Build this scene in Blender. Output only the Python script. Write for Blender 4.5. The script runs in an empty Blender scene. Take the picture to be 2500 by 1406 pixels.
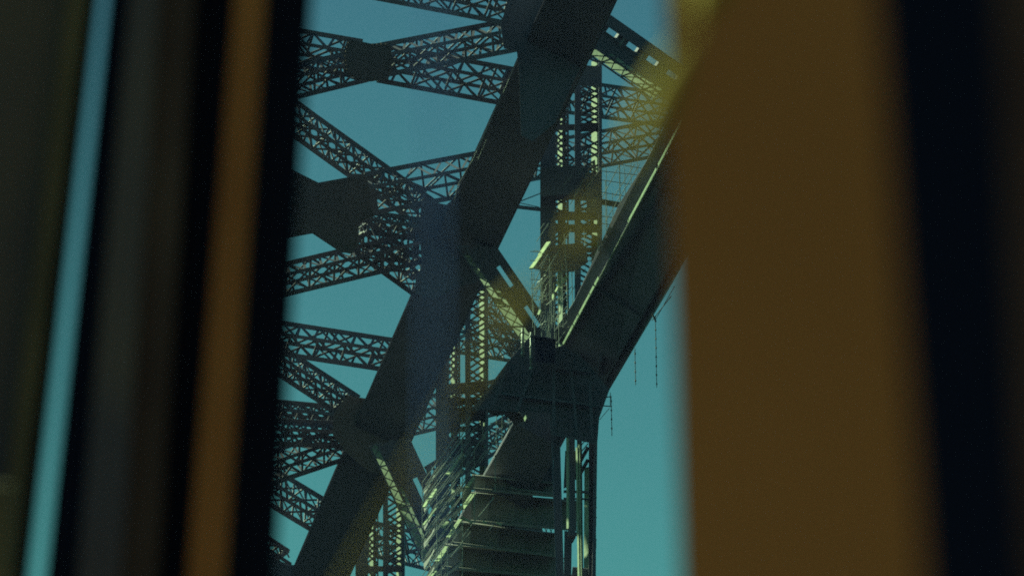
import bpy, math, random
from mathutils import Vector
random.seed(7)
S = bpy.context.scene
COL = S.collection
rad = math.radians

# ---------------------------------------------------------------- camera
CAM_POS = Vector((0.0, 0.0, 6.0)); PITCH = rad(15.0); FPX = 20540.0
cam = bpy.data.cameras.new('camera'); cob = bpy.data.objects.new('camera', cam); COL.objects.link(cob)
cob.location = CAM_POS; cob.rotation_euler = (math.pi/2 + PITCH, 0, 0)
cam.sensor_width = 36.0; cam.lens = 36.0*FPX/2500.0; cam.clip_start = 0.1; cam.clip_end = 9000
cam.dof.use_dof = True; cam.dof.focus_distance = 90.0; cam.dof.aperture_fstop = 16.0
S.camera = cob
F = Vector((0, math.cos(PITCH), math.sin(PITCH))); R = Vector((1, 0, 0)); U = Vector((0, -math.sin(PITCH), math.cos(PITCH)))
# ---------------------------------------------------------------- sky and sun
SUN_AZ, SUN_EL = rad(75), rad(35)     # azimuth is measured left of the view direction
w = bpy.data.worlds.new('World'); S.world = w; w.use_nodes = True
nt = w.node_tree; nt.nodes.clear()
sky = nt.nodes.new('ShaderNodeTexSky'); sky.sky_type = 'NISHITA'; sky.sun_disc = False
sky.sun_elevation = SUN_EL; sky.sun_rotation = -SUN_AZ
mul = nt.nodes.new('ShaderNodeMix'); mul.data_type = 'RGBA'; mul.blend_type = 'MULTIPLY'; mul.inputs[0].default_value = 1
tc = nt.nodes.new('ShaderNodeTexCoord'); sp = nt.nodes.new('ShaderNodeSeparateXYZ'); rp_ = nt.nodes.new('ShaderNodeValToRGB')
# the air is paler and greener towards the horizon than overhead
rp_.color_ramp.elements[0].position = .21; rp_.color_ramp.elements[0].color = (0.27, 0.86, 0.58, 1)
rp_.color_ramp.elements[1].position = .30; rp_.color_ramp.elements[1].color = (0.22, 0.545, 0.475, 1)
nt.links.new(tc.outputs['Generated'], sp.inputs[0]); nt.links.new(sp.outputs[2], rp_.inputs[0]); nt.links.new(rp_.outputs[0], mul.inputs[7])
bg = nt.nodes.new('ShaderNodeBackground'); bg.inputs[1].default_value = 0.05
wo = nt.nodes.new('ShaderNodeOutputWorld')
nt.links.new(sky.outputs[0], mul.inputs[6]); nt.links.new(mul.outputs[2], bg.inputs[0]); nt.links.new(bg.outputs[0], wo.inputs[0])
sun = bpy.data.lights.new('sun', 'SUN'); sun.energy = 5.0; sun.angle = rad(0.5); sun.color = (0.78, 1.0, 0.58)
so = bpy.data.objects.new('sun', sun); COL.objects.link(so)
SD = Vector((-math.sin(SUN_AZ)*math.cos(SUN_EL), math.cos(SUN_AZ)*math.cos(SUN_EL), math.sin(SUN_EL)))
so.rotation_euler = SD.to_track_quat('Z', 'Y').to_euler()
S.view_settings.view_transform = 'Standard'; S.view_settings.look = 'None'
S.view_settings.exposure = 1.0; S.view_settings.gamma = 1.0; S.view_settings.use_curve_mapping = False
S.cycles.use_denoising = False
S.cycles.max_bounces = 5

# ---------------------------------------------------------------- helpers
def P(x, y, d):
    """the point seen in direction (x, y) of the 2500 px wide photograph, d metres away along the view"""
    return CAM_POS + d*(F + R*((x-1250)/FPX) + U*((703-y)/FPX))

def mat(name, c, c2=None, rough=.6, metal=0, scale=1.5, bump=0.0, spec=.3, detail=6):
    m = bpy.data.materials.new(name); m.use_nodes = True; t = m.node_tree; b = t.nodes['Principled BSDF']
    b.inputs['Roughness'].default_value = rough; b.inputs['Metallic'].default_value = metal
    b.inputs['Specular IOR Level'].default_value = spec
    tc = t.nodes.new('ShaderNodeTexCoord'); n = t.nodes.new('ShaderNodeTexNoise')
    n.inputs['Scale'].default_value = scale; n.inputs['Detail'].default_value = detail; n.inputs['Roughness'].default_value = .62
    r = t.nodes.new('ShaderNodeValToRGB'); r.color_ramp.elements[0].position = .38; r.color_ramp.elements[1].position = .64
    r.color_ramp.elements[0].color = (*c, 1); r.color_ramp.elements[1].color = (*(c2 or c), 1)
    t.links.new(tc.outputs['Object'], n.inputs['Vector']); t.links.new(n.outputs[0], r.inputs[0])
    t.links.new(r.outputs[0], b.inputs['Base Color'])
    if bump:
        bp = t.nodes.new('ShaderNodeBump'); bp.inputs['Strength'].default_value = bump; bp.inputs['Distance'].default_value = .02
        n2 = t.nodes.new('ShaderNodeTexNoise'); n2.inputs['Scale'].default_value = scale*6
        t.links.new(tc.outputs['Object'], n2.inputs['Vector']); t.links.new(n2.outputs[0], bp.inputs['Height'])
        t.links.new(bp.outputs[0], b.inputs['Normal'])
    return m

M = dict(
    steel=mat('bridge_grey_paint', (.088, .086, .118), (.12, .112, .145), .55, 0, .45, .3),
    sunlit_steel=mat('pale_sunlit_steel', (.17, .22, .15), (.26, .32, .22), .6, 0, 1.6, .3),  # lighter copy of the bridge paint; sunlight put into colour on turned strips
    rust=mat('weathered_plate_paint', (.12, .095, .09), (.17, .12, .11), .7, 0, .8, .3),
    tube=mat('galvanised_tube', (.22, .24, .22), (.34, .36, .32), .45, .3, 2.0),
    board=mat('scaffold_board', (.32, .38, .24), (.46, .54, .34), .75, 0, 1.2, .3),
    net=mat('scaffold_platform_ply', (.22, .215, .21), (.31, .30, .28), .8, 0, 1.0, .3),
    chain=mat('hanging_chain_steel', (.08, .08, .09), (.12, .12, .12), .6, .3, 3),
    water=mat('harbour_water', (.003, .0045, .006), (.005, .006, .008), .95, 0, .05, .4, .05),
    deck=mat('warm_bounce_deck', (.10, .045, .018), (.13, .06, .025), .8, 0, 2),  # unseen deck; brown chosen to bounce warm light onto the near uprights
    ochre=mat('ochre_painted_steel', (.50, .185, .055), (.60, .23, .07), .55, 0, 1.6, 0, .25, 2),
    black=mat('black_painted_steel', (.006, .010, .032), (.008, .014, .040), .7, 0, 1.2, 0, .1, 2),
    orange=mat('varnished_timber_trim', (.34, .125, .04), (.46, .18, .055), .6, 0, 4, 0, .2, 2),
    olive=mat('olive_painted_trim', (.10, .085, .06), (.19, .155, .09), .7, 0, 4, 0, .2, 2),
    grey=mat('dark_grey_green_paint', (.085, .078, .105), (.16, .13, .11), .7, 0, 3, 0, .2, 2),
    brown=mat('brown_black_paint', (.06, .042, .045), (.10, .075, .07), .7, 0, 5, 0, .15, 2),
    yellow=mat('yellow_rope_fibre', (.26, .19, .022), (.30, .215, .028), .8, 0, 60),
    blue=mat('blue_haze_fibre', (.03, .09, .34), (.04, .12, .40), .8, 0, 60),
)

class MB:
    def __init__(s): s.v = []; s.f = []
    def add(s, vs, fs):
        o = len(s.v); s.v += [tuple(v) for v in vs]; s.f += [tuple(i+o for i in f) for f in fs]
    def beam(s, a, b, wpx, dep, tilt=0.0, wb=None, inv=False):
        """box between two (x, y, d) points, wpx wide as seen, dep metres deep, turned about its axis by tilt degrees"""
        A, B = P(*a), P(*b); ax = (B-A).normalized()
        n = ax.cross(F).normalized(); g = n.cross(ax).normalized()
        if g.dot(F) < 0: g = -g
        if n.x < 0: n = -n
        c, sn = math.cos(rad(tilt)), math.sin(rad(tilt))
        u = n*c + g*sn; v = g*c - n*sn
        q = []
        for Q, ww, d in ((A, wpx, a[2]), (B, wb or wpx, b[2])):
            hw = ww*d/FPX/2; hd = dep/2
            q += [Q-u*hw-v*hd, Q+u*hw-v*hd, Q+u*hw+v*hd, Q-u*hw+v*hd]
        s.add(q, [(0,3,2,1),(4,5,6,7),(0,1,5,4),(1,2,6,5),(2,3,7,6),(3,0,4,7)])
    def bar(s, A, B, u, w, t):
        """bar between two world points, width w along u"""
        ax = (B-A).normalized(); u = (u - ax*u.dot(ax)).normalized(); v = ax.cross(u)
        q = []
        for Q in (A, B): q += [Q-u*w/2-v*t/2, Q+u*w/2-v*t/2, Q+u*w/2+v*t/2, Q-u*w/2+v*t/2]
        s.add(q, [(0,3,2,1),(4,5,6,7),(0,1,5,4),(1,2,6,5),(2,3,7,6),(3,0,4,7)])
    def tube(s, A, B, r, n=6):
        ax = (B-A).normalized(); u = ax.orthogonal().normalized(); v = ax.cross(u)
        q = []
        for Q in (A, B): q += [Q + r*(u*math.cos(6.28318*i/n)+v*math.sin(6.28318*i/n)) for i in range(n)]
        s.add(q, [(i, (i+1) % n, n+(i+1) % n, n+i) for i in range(n)] + [tuple(range(n))[::-1], tuple(range(n, 2*n))])
    def ptube(s, a, b, rpx, n=6): s.tube(P(*a), P(*b), rpx*(a[2]+b[2])/2/FPX, n)
    def slab(s, poly, thick):
        """plate whose outline is (x, y, d) points, thick metres deep away from the viewer"""
        n = len(poly); fr = [P(*p) for p in poly]; bk = [p + F*thick for p in fr]
        s.add(fr+bk, [tuple(range(n))[::-1], tuple(range(n, 2*n))] + [(i, (i+1) % n, n+(i+1) % n, n+i) for i in range(n)])
    def ball(s, c, r, sx=1):
        n, mm = 8, 5; q = [c+Vector((0, 0, r*sx))]
        for j in range(1, mm):
            th = math.pi*j/mm
            q += [c+Vector((r*math.sin(th)*math.cos(6.28318*i/n), r*math.sin(th)*math.sin(6.28318*i/n), r*sx*math.cos(th))) for i in range(n)]
        q.append(c-Vector((0, 0, r*sx))); f = [(0, 1+i, 1+(i+1) % n) for i in range(n)]
        for j in range(mm-2):
            f += [(1+j*n+i, 1+(j+1)*n+i, 1+(j+1)*n+(i+1) % n, 1+j*n+(i+1) % n) for i in range(n)]
        l = len(q)-1; f += [(l, 1+(mm-2)*n+(i+1) % n, 1+(mm-2)*n+i) for i in range(n)]
        s.add(q, f)
    def build_each(s, name, m, parent=None, smooth=False):
        vs, fs = s.v, s.f; comp = list(range(len(vs)))
        def find(i):
            while comp[i] != i: comp[i] = comp[comp[i]]; i = comp[i]
            return i
        for f in fs:
            for i in f[1:]: comp[find(i)] = find(f[0])
        groups = {}
        for f in fs: groups.setdefault(find(f[0]), []).append(f)
        for fl in groups.values():
            q = MB(); ids = sorted({i for f in fl for i in f}); mp = {i: k for k, i in enumerate(ids)}
            q.v = [vs[i] for i in ids]; q.f = [tuple(mp[i] for i in f) for f in fl]; q.build(name, m, parent, smooth)
    def build(s, name, m, parent=None, smooth=False):
        me = bpy.data.meshes.new(name)
        org = Vector((0, 0, 0))
        for v in s.v: org += Vector(v)
        org /= max(1, len(s.v))
        me.from_pydata([tuple(Vector(v)-org) for v in s.v], [], s.f); me.update()
        import bmesh
        bm = bmesh.new(); bm.from_mesh(me); bmesh.ops.recalc_face_normals(bm, faces=bm.faces); bm.to_mesh(me); bm.free()
        if smooth: me.polygons.foreach_set('use_smooth', [True]*len(me.polygons))
        me.materials.append(m); o = bpy.data.objects.new(name, me); COL.objects.link(o)
        if parent:
            o.parent = parent; o.location = org - world_of(parent)
        else: o.location = org
        return o

def world_of(o):
    p = Vector(o.location)
    while o.parent: o = o.parent; p += Vector(o.location)
    return p
def thing(name, loc, label, cat, group=None):
    o = bpy.data.objects.new(name, None); COL.objects.link(o); o.location = loc; o.empty_display_size = .5
    return tag(o, label, cat, group)
def tag(o, label, cat, group=None):
    o['label'] = label; o['category'] = cat
    if group: o['group'] = group
    return o

# ---------------------------------------------------------------- setting
mb = MB(); mb.add([(-1500,-1000,0),(1500,-1000,0),(1500,2500,0),(-1500,2500,0)], [(0,1,2,3)])
wa = mb.build('water', M['water']); wa['kind'] = 'structure'
mb = MB(); x0,x1,y0,y1,za,zb = -4,4,-3,7.5,4.25,4.4
mb.add([(x0,y0,za),(x1,y0,za),(x1,y1,za),(x0,y1,za),(x0,y0,zb),(x1,y0,zb),(x1,y1,zb),(x0,y1,zb)],
       [(0,3,2,1),(4,5,6,7),(0,1,5,4),(1,2,6,5),(2,3,7,6),(3,0,4,7)])
dk = mb.build('deck_floor', M['deck']); dk['kind'] = 'structure'

# ---------------------------------------------------------------- the bridge
br = thing('arch_bridge', P(1250, 1700, 262), 'dark riveted steel arch bridge with lattice bracing against a teal sky', 'bridge')

def lattice(a, b, W, name='lateral_brace', panels=None, t=30, ew=12, lw=6, x_far=True, m='steel', flip=False):
    """a four-cornered laced girder; W is its seen width in px at the a end"""
    A, B = P(*a), P(*b); ax = (B-A).normalized(); L = (B-A).length
    n = ax.cross(F).normalized(); g = n.cross(ax).normalized()
    if g.dot(F) < 0: g = -g
    if n.dot(U) > 0: n = -n
    if flip: n = -n
    Wm = W*(a[2]+b[2])/2/FPX; k = FPX/((a[2]+b[2])/2)
    c, sn = math.cos(rad(t)), math.sin(rad(t))
    u = (n*c + g*sn); v = (g*c - n*sn)
    ul = .64*Wm/c; vl = .36*Wm/sn
    o = -n*(Wm*.5) + n*(Wm*.36)            # corner 0 so that the whole spans W
    o = o - g*(ul*sn+vl*c)/2
    cn = [o, o+u*ul, o+u*ul+v*vl, o+v*vl]
    mb = MB(); e = ew/k; l = lw/k
    for i, q in enumerate(cn):
        ww = e if i in (1, 3) else e*.72
        mb.bar(A+q, B+q, n, ww, ww*.8)
    N = panels or max(2, round(L/(Wm*.95)))
    def at(q, s): return A+q+ax*(L*s)
    for (i, j, kind, ph) in ((0, 1, 'x', 0), (3, 2, 'x', .5), (0, 3, 'z', .25), (1, 2, 'z', .6)):
        wd = (cn[j]-cn[i]).normalized()
        nn = N if kind == 'x' else int(N*1.6)
        for q in range(-1, nn+1):
            s0 = (q+ph)/nn; s1 = (q+1+ph)/nn; sm = (s0+s1)/2
            segs = []
            if kind == 'x': segs = [((i, s0), (j, s1)), ((j, s0), (i, s1)), ((i, s0), (j, s0))]
            else: segs = [((i, s0), (j, sm)), ((j, sm), (i, s1))]
            for (c0, sa), (c1, sb) in segs:
                lo = -0.0; hi = 1.0
                if max(sa, sb) <= lo or min(sa, sb) >= hi: continue
                Pa, Pb = at(cn[c0], sa), at(cn[c1], sb)
                # clip to the girder's length
                def clip(Pa, Pb, sa, sb):
                    if sa < lo: tt = (lo-sa)/(sb-sa); Pa = Pa.lerp(Pb, tt); sa = lo
                    if sa > hi: tt = (sa-hi)/(sa-sb); Pa = Pa.lerp(Pb, tt); sa = hi
                    return Pa, sa
                Pa, sa2 = clip(Pa, Pb, sa, sb); Pb, _ = clip(Pb, Pa, sb, sa2)
                if (Pa-Pb).length < .05: continue
                axd = (Pb-Pa).normalized(); pl = axd.cross((wd.cross(ax)).normalized())
                mb.bar(Pa, Pb, pl, l if (c0, sa) != (c1, sb) else l, l*.25)
    # batten plates at both ends and mid length
    for s in (0.02, .98):
        for (i, j) in ((0, 1), (3, 2)):
            mb.bar(at(cn[i], s), at(cn[j], s), ax, e*1.5, e*.3)
    return mb.build(name, M[m], br)

def plate(poly, thick=.25, m='rust', name='gusset_plate', d=None, rivets=True):
    pp = [(p[0], p[1], p[2] if len(p) > 2 else d) for p in poly]
    mb = MB(); mb.slab(pp, thick)
    if rivets:      # a rim of raised rivet heads just inside the outline
        cx = sum(p[0] for p in pp)/len(pp); cy = sum(p[1] for p in pp)/len(pp)
        for i in range(len(pp)):
            a, b = pp[i], pp[(i+1) % len(pp)]; L = math.hypot(b[0]-a[0], b[1]-a[1]); k = int(L/11)
            for j in range(k):
                t = (j+.5)/k; x = a[0]+(b[0]-a[0])*t; y = a[1]+(b[1]-a[1])*t; dd = a[2]+(b[2]-a[2])*t
                x += (cx-x)*.09; y += (cy-y)*.09
                mb.ball(P(x, y, dd), .035)
    return mb.build(name, M[m], br)

def chord(a, b, W, dep, name, Wb=None, extra=()):
    mb = MB(); Wb = Wb or W
    mb.beam(a, b, W, dep, 0, Wb)
    # edge angles standing proud on the side we see, splice plates across
    dx, dy = b[0]-a[0], b[1]-a[1]; L = math.hypot(dx, dy); nx, ny = -dy/L, dx/L
    if nx < 0: nx, ny = -nx, -ny
    o = dep/2+.03
    for s in (-1, 1):
        for q, wd in ((.5, 9), (.40, 5), (.12, 4)):
            mb.beam((a[0]+nx*W*q*s, a[1]+ny*W*q*s, a[2]-o), (b[0]+nx*Wb*q*s, b[1]+ny*Wb*q*s, b[2]-o), wd, .14)
    k = max(2, int(L/120))
    for i in range(1, k):
        t = i/k; d = a[2]+(b[2]-a[2])*t-dep/2-.05
        x, y = a[0]+dx*t, a[1]+dy*t; ww = (W+(Wb-W)*t)*.78
        mb.beam((x-dx/L*9, y-dy/L*9, d), (x+dx/L*9, y+dy/L*9, d), ww, .08)
    # rivet rows
    n = int(L/14)
    for i in range(n):
        t = (i+.5)/n; d = a[2]+(b[2]-a[2])*t-dep/2-.02; x, y = a[0]+dx*t, a[1]+dy*t; ww = W+(Wb-W)*t
        for q in (-.45, -.34, .34, .45): mb.ball(P(x+nx*ww*q, y+ny*ww*q, d), .035)
    return mb.build(name, M['steel'], br)

# depth along the two chords
def dt(y): return 265 - (600-y)*0.03           # top chord, further as it rises
def db(y): return 258 - (950-y)*0.03            # bottom chord
# top chord, three panels and the ones beyond the frame
chord((672, 1650, dt(1650)), (934, 1058, dt(1058)), 120, 1.5, 'top_chord', 136)
chord((921, 1088, dt(1088)), (1134, 606, dt(606)), 137, 1.5, 'top_chord', 140)
chord((1130, 614, dt(614)), (1357, 130, dt(130)), 141, 1.5, 'top_chord', 152)
chord((1348, 150, dt(150)), (1612, -420, dt(-420)), 153, 1.5, 'top_chord', 158)
# the parallel chord of the other truss, behind the window frame
for a, b, wa_, wb_ in (((342, 614), (567, 130), 138, 148), ((558, 150), (800, -420), 150, 155)):
    chord((a[0], a[1], dt(a[1])), (b[0], b[1], dt(b[1])), wa_, 1.5, 'top_chord', wb_)
plate([(1222,62),(1250,-30),(1535,-50),(1508,0),(1478,55),(1440,120),(1395,210),(1355,300),(1300,345),(1272,330),(1268,200),(1262,125),(1230,118)], .3, 'steel', d=dt(100)-.95)
plate([(1030,488),(1090,500),(1125,470),(1200,560),(1216,606),(1190,650),(1160,690),(1120,700),(1060,730),(1010,715),(1030,640),(1022,560)], .3, 'steel', d=dt(600)-.95)
plate([(846,965),(895,973),(915,950),(1010,1000),(1000,1062),(1000,1150),(960,1160),(900,1150),(845,1104),(812,1060),(815,1010)], .3, 'rust', d=dt(1040)-.95)
plate([(650,1352),(700,1377),(727,1380),(760,1400),(800,1500),(640,1560),(560,1400)], .3, 'steel', d=dt(1400)-.95)
# lateral bracing on the left
lattice((870,-56,252.6),(1262,20,254.6), 84)
lattice((925,149,253.8),(1262,84,255.0), 74); lattice((560,238,252.0),(885,160,253.8), 75)
lattice((925,153,254.4),(1250,213,255.9), 87); lattice((560,90,253.2),(880,145,254.4), 87)
plate([(848,95),(905,107),(952,105),(958,150),(948,192),(905,199),(872,195),(843,178),(838,130)], .5, 'rust', d=251.5)
lattice((600,205,263.1),(1040,520,267.6), 70)
lattice((900,473,264.7),(1175,421,265.1), 96, lw=5, panels=3); lattice((880,540,265.5),(1035,562,267.1), 48)
lattice((860,562,264.7),(1035,688,267.1), 78); lattice((560,714,262.1),(1040,600,265.9), 72)
plate([(560,330),(720,418),(777,446),(893,425),(905,470),(905,508),(915,525),(875,545),(876,598),(858,620),(830,615),(762,570),(705,580),(560,610)], .6, 'rust', d=261.8)
lattice((560,806,274.6),(968,869,276.6), 74)
lattice((560,800,277.0),(862,996,280.9), 60); lattice((560,994,278.1),(870,1022,281.3), 48)
lattice((560,1175,277.3),(880,1068,280.7), 74); lattice((560,1050,276.5),(860,1062,279.5), 56)
lattice((560,1126,284.4),(800,1270,288.0), 78)
lattice((560,1290,287.4),(690,1372,289.0), 60)
# laced struts seen behind the posts
lattice((1290,222,266.5),(1720,282,270.5), 78, 'sway_brace', ew=9, lw=5); lattice((1230,409,265.5),(1720,316,270.5), 84, 'sway_brace', ew=9, lw=5)
lattice((1070,812,280.0),(1300,850,284.0), 78, 'sway_brace', ew=9, lw=5)
lattice((960,1030,282),(1300,948,286), 80, 'sway_brace', ew=9, lw=5); lattice((860,1302,295),(1100,1362,299), 78, 'sway_brace', ew=9, lw=5)
lattice((1178,735,283),(1310,905,287), 52, 'sway_brace', ew=8, lw=4.5)
lattice((1060,1165,280.0),(1300,1010,284.0), 60, 'sway_brace', ew=9, lw=5)
for pts in (((1165,385),(1200,408),(1262,420),(1318,432)), ((1120,470),(1200,478),(1262,494),(1316,506)), ((1150,396),(1118,452),(1108,498))):
    mb = MB()
    for a, b in zip(pts, pts[1:]): mb.ptube((*a, dt(a[1])-1.3), (*b, dt(b[1])-1.3), 1.0)
    mb.build('cable', M['chain'], br)
mb = MB(); mb.beam((1200,498,264.0),(1330,513,265.0), 9, .4); mb.beam((1200,520,264.0),(1330,468,265.0), 2.5, .1)
mb.build('tie_rod', M['steel'], br)

def post(x0, x1, yt, yb, d, seed, m='steel', sk=0):
    """built-up post: two outer plates and a middle one, laced, the inner sides of its webs turned to the left"""
    rnd = random.Random(seed); W = x1-x0; mb = MB(); lcs = (MB(), MB())
    def col(fa, fb, dd, dep, tilt=0):
        xm = x0+W*(fa+fb)/2; ww = W*(fb-fa)
        mb.beam((xm, yt, d+dd), (xm+sk, yb, d+dd-(yb-yt)*.0035), ww, dep, tilt)
    col(0, .25, -.4, .35); col(.56, .66, -.3, .5); col(.95, 1.0, -.5, 1.6)
    col(.36, .385, 1.1, .3)
    wb = MB(); wbs = (wb, MB())
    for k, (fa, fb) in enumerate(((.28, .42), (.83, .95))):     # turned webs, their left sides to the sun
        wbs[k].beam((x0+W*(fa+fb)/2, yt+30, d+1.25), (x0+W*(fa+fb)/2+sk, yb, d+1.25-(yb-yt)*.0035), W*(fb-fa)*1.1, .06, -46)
    col(.44, .465, 1.2, .3)
    y = yt; i = 0
    while y < yb-4:          # lacing bars on both bays, near side and far side
        h = 27+rnd.uniform(-5, 5)
        for lc, (fa, fb) in zip(lcs, ((.22, .46), (.62, .97))):
            xa, xb = x0+W*fa, x0+W*fb
            for dd in (-.55, .35):
                q = h*(.5 if dd > 0 else 0)
                if rnd.random() < .86: lc.beam((xa, y+q, d+dd), (xb, y+h+q, d+dd), 5, .05)
                if rnd.random() < .86: lc.beam((xb, y+q, d+dd), (xa, y+h+q, d+dd), 5, .05)
        if rnd.random() < .3:
            for lc, (fa, fb) in zip(lcs, ((.22, .60), (.6, .97))): lc.beam((x0+W*fa, y, d-.58), (x0+W*fb, y, d-.58), rnd.uniform(8, 22), .05)
        y += h; i += 1
    p = mb.build('vertical_post', M[m], br)
    for k in wbs: k.build('web_plate', M['sunlit_steel'], p)
    for k in lcs: k.build('lacing', M[m], p)
    return p
post(1319, 1469, 120, 900, 261, 1); post(1064, 1192, 640, 1420, 276, 2); post(868, 988, 1120, 1620, 291, 3)
mb = MB(); mb.slab([(1310,150,257.9),(1466,163,257.9),(1466,212,257.9),(1400,206,257.9),(1310,196,257.9)], .8); mb.build('batten_plate', M['steel'], br)
mb = MB(); mb.slab([(1319,412,258.0),(1400,404,258.0),(1440,412,258.0),(1440,472,258.0),(1345,478,258.0),(1319,480,258.0)], .5); mb.build('batten_plate', M['steel'], br)
mb = MB(); mb.slab([(1428,430,257.8),(1468,420,257.8),(1468,520,257.8),(1434,520,257.8)], .4); mb.build('batten_plate', M['steel'], br)
for (y, dd) in ((940, 275), (1010, 275), (1120, 275)):
    mb = MB(); mb.slab([(1068,y,dd),(1190,y-12,dd),(1190,y+16,dd),(1068,y+26,dd)], .4); mb.build('batten_plate', M['steel'], br)

def diagonal(a, b, off, d0, d1, seed, slots=3):
    """twin-web diagonal: a left web whose laced side catches the sun, a solid cover, a slotted right web"""
    rnd = random.Random(seed)
    ax, ay = b[0]-a[0], b[1]-a[1]; L = math.hypot(ax, ay); tx, ty = ax/L, ay/L
    mb = MB(); lc = MB()
    def pt(s, o, dd): return (a[0]+ax*s+off[0]*o, a[1]+ay*s+off[1]*o, d0+(d1-d0)*s+dd)
    wpx = abs(off[0]*ty-off[1]*tx)
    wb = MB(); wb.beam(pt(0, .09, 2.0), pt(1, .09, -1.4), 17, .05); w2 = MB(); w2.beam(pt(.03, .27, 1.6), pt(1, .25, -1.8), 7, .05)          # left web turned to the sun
    mb.beam(pt(0, -.03, .2), pt(1, -.03, .2), 4, .2); mb.beam(pt(0, .19, .3), pt(1, .19, .3), 6, .2)
    mb.beam(pt(0, .42, .5), pt(1, .42, .5), wpx*.44, .3)
    mb.beam(pt(0, .90, .4), pt(1, .90, .4), wpx*.26, .3)
    n = slots*2+1
    for i in range(0, n, 2):
        s0, s1 = i/n, (i+1)/n; mb.beam(pt(s0, .70, .45), pt(s1, .70, .45), wpx*.22, .25)
    k = int(L/27)
    for i in range(k):
        s0, s1 = i/k, (i+1)/k
        lc.beam(pt(s0, -.02, -1.6), pt(s1, .30, -1.6), 2.6, .04); lc.beam(pt(s0, .30, -1.6), pt(s1, -.02, -1.6), 2.6, .04)
        if i % 2 == 0: lc.beam(pt(s0, -.02, -1.66), pt(s0, .3, -1.66), 4, .04)
    o = mb.build('diagonal_brace', M['steel'], br); wb.build('web_plate', M['sunlit_steel'], o); w2.build('web_plate', M['sunlit_steel'], o); lc.build('lacing', M['steel'], o)
    return o
diagonal((1372,84), (1592,238), (120,-42), 254, 255, 1, 4)
diagonal((1118,602), (1285,846), (92,0), 262, 262, 2, 2)
diagonal((905,1088), (1034,1366), (92,-20), 275, 275, 3, 1)
lattice((1380,66,256.0),(1640,236,260.0), 26, 'diagonal_lacing', ew=5, lw=4)

# bottom chord
def strip(mb, pts, wpx, tilt=-40, dep=.05, d=0):
    for a, b in zip(pts, pts[1:]): mb.beam((a[0], a[1], a[2]+d), (b[0], b[1], b[2]+d), wpx, dep, tilt)
mb = MB()
def dbx(x, y): return 258 - ((x-1374)*.47 - (y-843)*.883)*.034
def A3(x, y, o=0): return (x, y, dbx(x, y)+o)
mb.slab([A3(1374,843),A3(1604,411),A3(1790,62),A3(1960,130),A3(1640,695),A3(1488,951),A3(1400,960)], 1.6)
mb.slab([A3(1340,826,.6),A3(1400,740,.6),A3(1511,499,.6),A3(1576,397,.6),A3(1750,60,.6),A3(1790,64,.6),A3(1604,411,.6),A3(1374,843,.6)], .5)
for q in (.86,):
    a = A3(1374+(1488-1374)*q, 843+(951-843)*q, -.06); b = A3(1790+(1930-1790)*q, 62+(190-62)*q, -.06)
    mb.beam(a, b, 5, .1)
    for i in range(60):
        t = i/60; mb.ball(P(a[0]+(b[0]-a[0])*t+8, a[1]+(b[1]-a[1])*t+4, a[2]+(b[2]-a[2])*t+.03), .035)
for t in (.2, .62):
    x, y = 1374+416*t, 843-781*t
    mb.beam(A3(x+4, y+4, -.02), A3(x+118, y+72, -.02), 34, .06)
bc = mb.build('bottom_chord', M['steel'], br)
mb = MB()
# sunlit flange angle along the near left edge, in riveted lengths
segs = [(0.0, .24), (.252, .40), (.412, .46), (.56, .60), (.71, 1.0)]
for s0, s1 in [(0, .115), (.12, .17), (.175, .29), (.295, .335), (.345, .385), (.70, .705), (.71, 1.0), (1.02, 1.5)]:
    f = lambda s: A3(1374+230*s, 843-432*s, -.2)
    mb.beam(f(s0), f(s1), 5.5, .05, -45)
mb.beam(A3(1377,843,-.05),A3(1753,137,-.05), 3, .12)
mb.build('flange_angle', M['sunlit_steel'], bc)
mb = MB()
a, b = (1345, 1000, db(1000)), (1095, 1440, db(1440))
mb.beam(a, b, 128, 2.0)
for q in (-60, 60): mb.beam((a[0]+q*.87, a[1]+q*.5, a[2]-1.06), (b[0]+q*.87, b[1]+q*.5, b[2]-1.06), 8, .12)
bc2 = mb.build('bottom_chord', M['steel'], br)
mb = MB(); mb.beam((1286,1016,db(1016)-1.15),(1222,1134,db(1134)-1.15), 8, .05, -45); mb.beam((1275,956,db(956)-.6),(1268,970,db(970)-.6), 9, .05, -45)
mb.build('flange_angle', M['sunlit_steel'], bc2)
plate([(1290,1040),(1349,1040),(1349,1184),(1240,1176)], .4, 'steel', d=262.4)
plate([(1290,825),(1310,838),(1350,850),(1374,843),(1430,880),(1488,951),(1463,1020),(1458,1085),(1345,1060),(1345,1008),(1270,1006),(1190,1000),(1150,1002),(1195,942),(1240,882)], .5, 'steel', d=255.6)

for (x, y, x2, y2, ww) in ((1352,900,1352,1040,7),(1392,880,1408,1050,6),(1300,900,1262,1004,7),(1236,900,1205,985,5),(1440,930,1446,1070,7),(1310,890,1440,905,6),(1225,960,1460,990,5)):
    mb = MB(); mb.beam((x,y,255.35),(x2,y2,255.35), ww, .22); mb.build('stiffener', M['steel'], br)
plate([(1180,998),(1206,986),(1236,1002),(1262,1000),(1280,1024),(1262,1040),(1232,1012),(1206,1016)], .3, 'rust', d=256.6)
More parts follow.
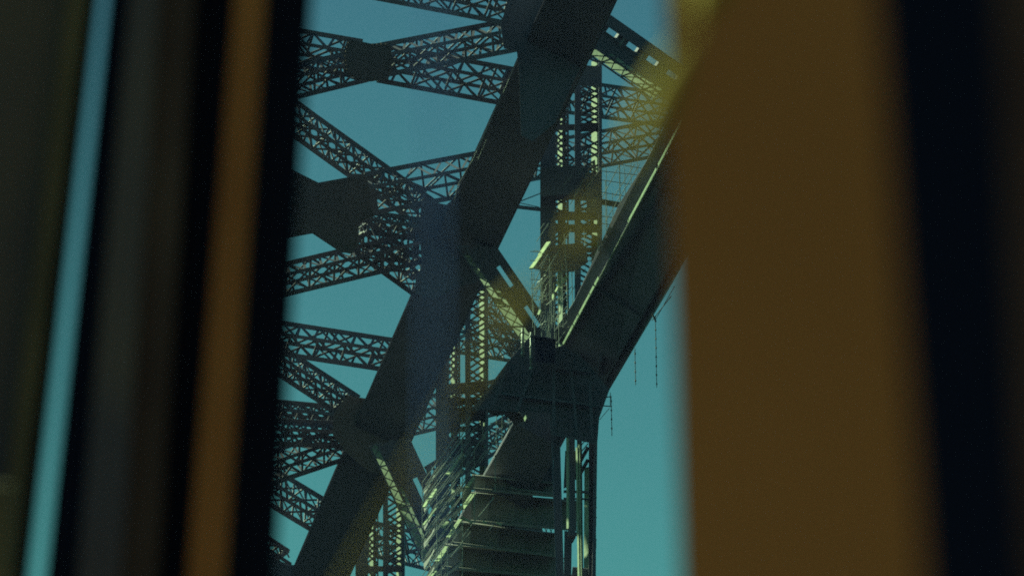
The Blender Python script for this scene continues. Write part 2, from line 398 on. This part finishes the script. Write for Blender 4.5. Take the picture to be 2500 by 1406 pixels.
# hanger below the node
hg = MB(); hp = MB()
def hb(x0, x1, y0, y1, wpx, d=257.4, dep=.4, tilt=0, wb=None): (hp if tilt else hg).beam((x0, y0, d), (x1, y1, d-(y1-y0)*.0035), wpx, dep, tilt, wb)
hb(1357, 1372, 1020, 1620, 17, 256.8); hb(1345.5, 1366, 1020, 1620, 3.5, 256.3, .2); hb(1365, 1381, 1040, 1620, 3, 256.3, .2)
hb(1394, 1396, 1020, 1310, 18, 258.6); hb(1386, 1387, 1060, 1290, 7, 257.6, .05, -45)
hb(1414, 1420, 1020, 1620, 12, 258.8, .3); hb(1409, 1417, 1092, 1620, 6, 258.0, .05, -45); hb(1414.5, 1421.5, 1084, 1620, 6, 258.0, .05, -45)
hb(1447, 1445, 1000, 1620, 18, 259.2, .6); hb(1455, 1446, 1000, 1620, 8, 258.6, 1.2)
hb(1436, 1433, 1140, 1620, 22, 260.0, .05, -45); hb(1446, 1439, 1122, 1620, 13, 259.2, .05, -45); hb(1441, 1438, 1130, 1620, 2.5, 258.4, .1)
for y in (1105, 1135): hg.beam((1416, y+22, 258.9), (1436, y-14, 258.9), 9, .1)
for y in (1076, 1092): hg.beam((1416, y+14, 258.9), (1436, y-10, 258.9), 2.5, .1)
hg.slab([(1376,1196,259.6),(1442,1198,259.6),(1442,1204,259.6),(1376,1203,259.6)], .2); hg.slab([(1376,1214,259.6),(1442,1216,259.6),(1442,1220,259.6),(1376,1219,259.6)], .2)
hg.slab([(1376,1192,259.7),(1392,1186,259.7),(1402,1172,259.7),(1414,1168,259.7),(1414,1100,259.7),(1380,1100,259.7)], .2)
hg.slab([(1398,1384,258.0),(1436,1388,258.0),(1440,1394,258.0),(1444,1440,258.0),(1392,1440,258.0)], .6)
hg.slab([(1378,1296,258.9),(1410,1300,258.9),(1400,1322,258.9),(1392,1336,258.9),(1380,1440,258.9)][0:3]+[(1396,1326,258.9),(1394,1440,258.9),(1376,1440,258.9)], .3)
ho = hg.build('hanger', M['steel'], br); hp.build_each('cover_plate', M['sunlit_steel'], ho)
for i, y in enumerate((1216, 1240, 1264, 1318)):
    mb = MB(); mb.beam((1446,y,258.2),(1457,y-2,258.2), 3, .1); mb.beam((1455,y-3,258.2),(1455,y+20,258.2), 1.8, .06); mb.build('step_iron', M['chain'], ho)

# road deck girders seen from below: each farther one sits lower
for i, (xl, yl, yr, h, d) in enumerate(((1152,1163,1181,30,262.5), (1150,1206,1222,66,263.4), (1105,1275,1300,50,264.6), (1085,1332,1350,52,265.8), (1080,1391,1402,60,267))):
    mb = MB(); xr = 1352 if i == 0 else 1408
    if i in (2, 3): xr = 1372
    k = (yr-yl)/200
    f = lambda x, o: yl+(x-xl)*k+o
    mb.slab([(xl,f(xl,0),d),(xr,f(xr,0),d),(xr,f(xr,h),d),(xl,f(xl,h),d)], .12)
    mb.slab([(xl,f(xl,h-3),d-.5),(xr,f(xr,h-3),d-.5),(xr,f(xr,h+3),d-.5),(xl,f(xl,h+3),d-.5)], 1.2)   # bottom flange
    mb.slab([(xl,f(xl,-4),d-.4),(xr,f(xr,-4),d-.4),(xr,f(xr,0),d-.4),(xl,f(xl,0),d-.4)], 1.0)
    for j in range(4):
        x = xl+(xr-xl)*(j+.6)/4; mb.beam((x, f(x,2), d-.12), (x, f(x,h-4), d-.12), 1.6, .12)
    # open gap below the flange is closed by the stringers behind
    if i in (1, 2):
        xe = 1322 if i == 1 else 1284
        mb.slab([(xl-20,f(xl,h),d+2),(xe,f(xe,h),d+2),(xe+8,f(xe,h+22),d+2),(xl-20,f(xl,h+22),d+2)], .2)
        for j in range(8):
            x = xe+8+j*12; mb.beam((x, f(x,h+2), d+2), (x+7, f(x,h+16), d+2), 2.2, .1); mb.beam((x+7, f(x,h+2), d+2), (x, f(x,h+16), d+2), 1.6, .1)
    g = mb.build('cross_girder', M['net'], br)
mb = MB(); mb.beam((1245,1192,262),(1352,1206,262), 4.5, .06, -60); mb.build('lit_flange_edge', M['tube'], br)  # pale strip added for the sunlit flange edge of the top girder

# hand lines and small fittings catching the light along the top chord
for (a, b, r) in (((1262,150),(1228,228),.9), ((1224,236),(1150,400),.9), ((1188,340),(1166,392),.7)):
    mb = MB(); d = dt(a[1])-1.2; mb.ptube((a[0],a[1],d), (b[0],b[1],d), r); mb.build('hand_line', M['tube'], br)
for (x, y, dx, dy) in ((1425,12,-10,20),(1467,76,12,-24),(1512,112,12,-18),(1562,148,10,-18),(1600,330,7,-12),(1246,382,5,-14),(1012,860,15,-10),(1276,958,0,0),(1052,672,10,-14),(1466,66,8,-16)):
    if dx: mb = MB(); dd = dt(y)-1.3 if x < 1450 else 249; mb.beam((x,y,dd),(x+dx,y+dy,dd), 3.2, .05, -45); mb.build('cleat', M['tube'], br)

# ---------------------------------------------------------------- scaffolds
def T(mb, a, b, d, r=1.0): mb.ptube((a[0], a[1], d), (b[0], b[1], d), r)
# 1 scaffold beside the tall post
sc = thing('scaffold', P(1400, 860, 254.0), 'tube scaffold with ply platform wrapped round the tall post above the dark box', 'scaffold', 'tube scaffolds on the bridge')
mb = MB()
for (x, y0, y1) in ((1341,595,830),(1298,660,800),(1300,720,770),(1378,570,640),(1372,640,800),(1396,660,770),(1352,690,840),(1362,700,838),(1331,740,822),(1338,760,824),(1383,640,770),(1320,690,740),(1426,560,600),(1345,640,800)):
    T(mb, (x, y0), (x+3, y1), 256.0+random.uniform(-.6, 1), .9)
mb.build_each('standard', M['tube'], sc)
mb = MB()
for y in (612,618,626,634,643,652,660): T(mb, (1297+random.uniform(0,30), y), (1430+random.uniform(-10,40), y+random.uniform(2,8)), 256.3+random.uniform(-.5,.8), .7)
for y in (614,636,682,704,722,748): T(mb, (1294, y), (1322, y+2), 255.8, .9)
for i in range(46):
    x = random.uniform(1300, 1392); y = random.uniform(672, 800)
    T(mb, (x, y), (x+random.uniform(8, 22), y-random.uniform(-4, 26)), 256.5+random.uniform(0, 1.2), random.uniform(.7, 1.2))
for i in range(22):
    x = 1300+random.uniform(0, 85); yq = random.uniform(660, 815); T(mb, (x, yq), (x+random.uniform(-1, 1), yq+random.uniform(14, 40)), 255.6+random.uniform(0, 1), random.uniform(.6, 1.0))
for i in range(8):
    x = 1300+i*5; T(mb, (x, 790+i*3), (x+14, 760+i*3), 256.0, .8)
mb.build_each('ledger', M['tube'], sc)
mb = MB()
for (a, b) in (((1303,722),(1340,672)), ((1300,700),(1338,622)), ((1318,560),(1330,545)), ((1354,808),(1376,782)), ((1356,842),(1380,808)), ((1318,650),(1337,622)), ((1310,590),(1340,545)), ((1395,560),(1300,720))): T(mb, a, b, 255.4, 1.0)
mb.build_each('brace', M['tube'], sc)
mb = MB(); mb.slab([(1298,656,257.6),(1340,600,255.2),(1424,592,255.2),(1436,640,256.6),(1398,664,257.6),(1340,662,257.6)], .3); mb.build_each('platform', M['net'], sc)
mb = MB(); mb.beam((1297,656,255.3),(1320,624,256.2), 10, .05, -45); mb.beam((1318,624,256.2),(1340,592,257.0), 11, .05, -45); mb.build_each('toe_board', M['board'], sc)
mb = MB()
for (x, y, a) in ((1356,712,20),(1366,700,-14),(1378,684,24),(1315,768,12),(1349,730,10),(1372,690,16)): mb.beam((x, y, 257.4), (x+a*.35, y-12, 257.4), 7, .05, -45)
mb.build_each('loose_board', M['board'], sc)
# 2 open grid scaffold right of the post
sc = thing('scaffold', P(1500, 560, 263.0), 'open see-through scaffold grid between the tall post and the bottom chord', 'scaffold', 'tube scaffolds on the bridge')
mb = MB()
for (x, y0, y1) in ((1480,408,560),(1512,402,540),(1513,402,520),(1556,390,440),(1540,396,500),(1478,440,600),(1423,420,520),(1446,455,540),(1495,470,560),(1525,410,510)): T(mb, (x, y0), (x+2, y1), 262.0+random.uniform(-1, 1), .75)
mb.build_each('standard', M['tube'], sc)
mb = MB()
for (a, b) in (((1514,402),(1572,412)),((1470,440),(1552,452)),((1470,470),(1530,480)),((1470,528),(1500,532)),((1470,418),(1560,428)),((1470,500),(1520,508)),((1470,546),(1498,550))): T(mb, a, b, 262.4, .9)
mb.beam((1466,492,262.4),(1524,502,262.4), 13, .3)
mb.build_each('ledger', M['chain'], sc)
mb = MB()
for (a, b) in (((1512,404),(1468,486)),((1468,410),(1435,456)),((1436,420),(1392,500)),((1412,428),(1430,400)),((1396,428),(1376,452)),((1562,400),(1478,540)),((1550,400),(1500,480)),((1466,472),(1440,510)),((1430,470),(1404,512)),((1440,640),(1500,540)),((1560,440),(1524,504))): T(mb, a, b, 257.6 if a[0] < 1470 else 262.0, .9)
mb.build_each('brace', M['tube'], sc)
# 3 stair scaffold at the foot
sc = thing('scaffold', P(1100, 1430, 256), 'dense stair scaffold with pale green boards left of the deck girders', 'scaffold', 'tube scaffolds on the bridge')
D = 259.5
mb = MB()
for (x, y0, y1) in ((1158,1090,1280),(1129,1100,1410),(1067,1190,1406),(1031,1180,1370),(1093,1310,1420),(1209,1110,1175),(1209,1180,1200),(1078,1345,1420),(1128,1020,1110),(1179,1030,1080),(1045,1170,1300)): T(mb, (x, y0), (x, y1), D+random.uniform(-.2,.3), .9)
mb.build_each('standard', M['tube'], sc)
mb = MB()
for i in range(34):
    y = 1104+i*9.4; x0 = 1031+max(0, (1180-y))*.0; x1 = 1158 if y < 1300 else 1128 if y < 1340 else 1093
    sx = random.uniform(-3, 3)
    a0 = x0 + (8 if i % 3 else 0); b0 = y+72+sx
    L = (x1-a0)*random.uniform(.8, 1); T(mb, (a0, b0), (a0+L, b0-L*1.36), D+random.uniform(0, .8), random.uniform(.8, 1.3))
mb.build_each('ledger', M['tube'], sc)
mb = MB()
for (a, b, wd) in (((1093,1158),(1114,1130),10),((1050,1216),(1064,1194),10),((1035,1238),(1048,1216),7),((1034,1282),(1064,1240),5),((1129,1242),(1157,1204),13),((1094,1312),(1124,1268),10),((1067,1370),(1092,1334),12),((1048,1410),(1062,1394),10),((1114,1128),(1130,1108),5),((1080,1286),(1093,1274),8),((1140,1190),(1157,1166),8)):
    mb.beam((a[0],a[1],D+.4),(b[0],b[1],D+.9), wd, .05, -42)
mb.build_each('stair_board', M['board'], sc)
mb = MB()
for y in (1140,1180,1225,1270,1320,1362,1404): mb.slab([(1034,y+55,D+2.4),(1060,y+8,D+1.6),(1128,y-38,D+1.2),(1128,y-26,D+1.2),(1060,y+24,D+1.6),(1036,y+70,D+2.4)], .1)
mb.slab([(1033,1210,D+2),(1066,1160,D+2.2),(1070,1190,D+2.2),(1034,1240,D+2)], .1); mb.slab([(1129,1190,D+1),(1156,1162,D+1.2),(1156,1190,D+1.2),(1130,1226,D+1)], .1)
mb.build_each('platform', M['net'], sc)
mb = MB()
for (a, b) in (((1126,1262),(1154,1276)),((1178,1272),(1188,1277)),((1212,1275),(1224,1281))): mb.beam((a[0],a[1],D-.3),(b[0],b[1],D-.3), 4.2, .05, -48)
mb.build_each('rail', M['board'], sc)
mb = MB()
for (a, b) in (((1127,1312),(1152,1280)),((1170,1262),(1206,1212)),((1194,1294),(1206,1280)),((1150,1296),(1100,1360)),((1160,1270),(1206,1215)),((1220,1060),(1170,1130)),((1205,1030),(1150,1110)),((1265,1010),(1240,1050)),((1164,1040),(1150,1056)),((1186,1100),(1140,1160))): T(mb, a, b, D+.2, 1.1)
mb.build_each('brace', M['tube'], sc)
# 4 little grid in the gap above the foot
sc = thing('scaffold', P(1230, 1080, 270), 'small scaffold cage in the sky gap left of the lower chord', 'scaffold', 'tube scaffolds on the bridge')
mb = MB(); 
for x in (1212, 1226, 1244): T(mb, (x, 1010), (x, 1110), 268, .8)
mb.build_each('standard', M['tube'], sc)
mb = MB()
for y in (1032,1055,1072,1080,1096): T(mb, (1196,y), (1246,y+3), 268, 1.0)
mb.slab([(1210,1030,268.4),(1222,1026,268.4),(1240,1034,268.4),(1236,1044,268.4),(1218,1044,268.4)], .2)
mb.build_each('ledger', M['chain'], sc)

# ---------------------------------------------------------------- box and pipes on the node
bx = thing('storage_box', P(1330, 884, 254.5), 'black box standing on the chord node under the tall scaffold', 'box')
mb = MB(); mb.slab([(1305,822,254.1),(1356,832,254.1),(1355,886,254.1),(1306,884,254.1)], 1.0); mb.build('body', M['black'], bx)
mb = MB(); mb.slab([(1303,818,254.0),(1358,828,254.0),(1358,833,254.0),(1303,823,254.0)], 1.2); mb.build('lid', M['black'], bx)
for (x, y0, y1, lab) in ((1276, 800, 870, 'short upright pipe left of the two beside the black box'), (1297, 810, 900, 'taller upright pipe touching the black box')):
    mb = MB(); mb.ptube((x,y0,254.7),(x,y1,254.7), 3.4, 10)
    for y in range(y0+8, y1, 26): mb.ptube((x,y,254.7),(x,y+5,254.7), 4.6, 10)
    tag(mb.build('pipe', M['tube'], None, True), lab, 'pipe')

# ---------------------------------------------------------------- hanging chains
def chain(x, y0, y1, d, lab, arm=None, lean=.02, step=22):
    t = thing('hanging_chain', P(x, y0, d), lab, 'chain', 'beaded chains hanging beside the bottom chord')
    mb = MB(); mb.ptube((x,y0,d),(x+(y1-y0)*lean,y1,d), .9)
    mb.build('line', M['chain'], t)
    mb = MB(); y = y0+step*.6
    while y < y1:
        mb.ball(P(x+(y-y0)*lean, y, d), 2.2*d/FPX, 1.3); y += step
    mb.build_each('link', M['chain'], t)
    if arm:
        mb = MB()
        for a, b, r in arm: mb.ptube((a[0],a[1],d),(b[0],b[1],d), r)
        mb.build('outrigger', M['chain'], t)
chain(1600, 770, 946, 249, 'longest beaded chain, hanging from an outrigger nearest the ochre column', [((1592,782),(1640,722),1.2), ((1598,784),(1648,698),.8), ((1592,765),(1602,786),2.2)])
chain(1550, 850, 940, 252, 'middle beaded chain close to the chord edge')
chain(1492, 966, 1064, 255, 'lowest beaded chain on two short brackets beside the chord node', [((1470,970),(1493,968),1.4), ((1472,990),(1494,992),1.4), ((1464,1024),(1488,996),.8), ((1490,958),(1490,992),.8)])

# ---------------------------------------------------------------- near the camera: blurred boat fittings
def lean_box(mb, top, bot, d, dep, bev=0, y0=-3000, y1=8600, tilt=0):
    """leaning upright whose left and right edges pass through top=(xl,xr) at y=0 and bot=(xl,xr) at y=1406"""
    q = []
    for y in (y0, y1):
        t = y/1406; xl = top[0]+(bot[0]-top[0])*t; xr = top[1]+(bot[1]-top[1])*t
        a, b = P(xl, y, d), P(xr, y, d); f = F
        if bev: q += [a, b - R*(bev*1.0), b - R*bev*.3 + f*bev*.25, b + f*bev, b + f*(dep), a + R*dep*.4 + f*dep]
        else: q += [a, b, b+f*dep, a+R*tilt*dep+f*dep]
    n = len(q)//2
    mb.add(q, [tuple(range(n))[::-1], tuple(range(n, 2*n))] + [(i, (i+1) % n, n+(i+1) % n, n+i) for i in range(n)])

mb = MB(); lean_box(mb, (1622, 2260), (1662, 2380), 4.0, .10, .018)
tag(mb.build('deck_column', M['ochre']), 'broad ochre painted column standing right of the bridge view', 'column')
mb = MB(); lean_box(mb, (2140, 2440), (2255, 2505), 2.5, .03, tilt=1)
tag(mb.build('door_post', M['black']), 'near black post overlapping the right side of the broad ochre column', 'post')
mb = MB(); lean_box(mb, (2400, 2900), (2440, 2960), 4.4, .05, tilt=1)
tag(mb.build('deck_column', M['brown']), 'dark brown upright at the far right edge of the view', 'column')

LD = 6.2
fr = thing('window_frame', P(600, 8600, LD), 'blurred window frame of black steel and orange timber left of the bridge', 'window frame')
for nm, top, bot, d, m in (('jamb', (640,760), (545,672), LD, 'black'), ('timber_trim', (574,646), (459,548), LD-.05, 'orange'),
                           ('inner_panel', (470,580), (380,466), LD, 'black'), ('brown_rail', (385,474), (290,384), LD-.03, 'brown'),
                           ('grey_rail', (318,388), (190,294), LD-.04, 'grey'), ('edge_strip', (275,320), (118,192), LD, 'black')):
    mb = MB(); lean_box(mb, top, bot, d, .03); mb.build(nm, M[m], fr)
bh = thing('bulkhead', P(0, 8600, LD), 'blurred grey green bulkhead left of the narrow strip of sky', 'bulkhead')
for nm, top, bot, d, m in (('panel', (-900,172), (-1080,-8), LD+.1, 'grey'), ('edge_trim', (168,210), (-12,34), LD+.05, 'olive'), ('seal', (208,240), (34,70), LD+.08, 'black')):
    mb = MB(); lean_box(mb, top, bot, d, .02); mb.build(nm, M[m], bh)
mb = MB()
for dx in (0, 1): mb.ptube((-20+dx*6, 1180+dx*10, LD-.1), (-50+dx*6, 1600, LD-.1), 60, 12)
mb.build('cushion_roll', M['olive'], bh)

# yellow rope with knotted tufts across the view
rp = thing('rope', P(1700, 0, 2.8), 'thin yellow knotted rope slung from the ochre column, strongly blurred', 'rope')
pts = [(2150,-700),(1960,-360),(1800,-130),(1715,20),(1640,180),(1560,330),(1430,560),(1250,760),(1120,960),(960,1230),(700,1700),(380,2300)]
mb = MB()
for a, b in zip(pts, pts[1:]): mb.ptube((*a, 2.8), (*b, 2.8), 5, 8)
mb.build('strand', M['yellow'], rp, True)
for (x0, y0, x1, y1, r) in ((1790,-150,1690,40,46),(1668,110,1538,400,38),(1455,515,1408,598,27),(1282,712,1214,806,24),(1185,872,1140,935,13)):
    mb = MB(); A, B = P(x0, y0, 2.8), P(x1, y1, 2.8); n = 9     # a tapered tassel bound round the strand
    for k in range(n-1):
        t0, t1 = k/(n-1), (k+1)/(n-1); rr = r*2.8/FPX*math.sin(math.pi*(t0+t1)/2)**.5
        mb.tube(A.lerp(B, t0), A.lerp(B, t1), rr, 10)
    mb.build('tassel', M['yellow'], rp)
mb = MB(); mb.ptube((1062,-3000,2.7),(1056,9000,2.7), 6, 8)  # added strand, its blur stands in for a vertical bluish haze
tag(mb.build('haze_cord', M['blue'], None, True), 'thin blue cord added as upright blue haze before the bridge, strongly blurred', 'haze_cord')

# ---------------------------------------------------------------- harbour air
mb = MB(); xa, xb, ya, yb, z0, z1 = -1550, 1550, -1050, 2550, -1.0, 130
mb.add([(xa,ya,z0),(xb,ya,z0),(xb,yb,z0),(xa,yb,z0),(xa,ya,z1),(xb,ya,z1),(xb,yb,z1),(xa,yb,z1)],
       [(0,3,2,1),(4,5,6,7),(0,1,5,4),(1,2,6,5),(2,3,7,6),(3,0,4,7)])
hm = bpy.data.materials.new('harbour_air'); hm.use_nodes = True; t = hm.node_tree; t.nodes.clear()
vo = t.nodes.new('ShaderNodeVolumePrincipled'); vo.inputs['Color'].default_value = (.42, .50, 1, 1); vo.inputs['Density'].default_value = .00005
vo.inputs['Anisotropy'].default_value = .2
ou = t.nodes.new('ShaderNodeOutputMaterial'); t.links.new(vo.outputs[0], ou.inputs['Volume'])
hz = mb.build('haze', hm); hz['kind'] = 'stuff'
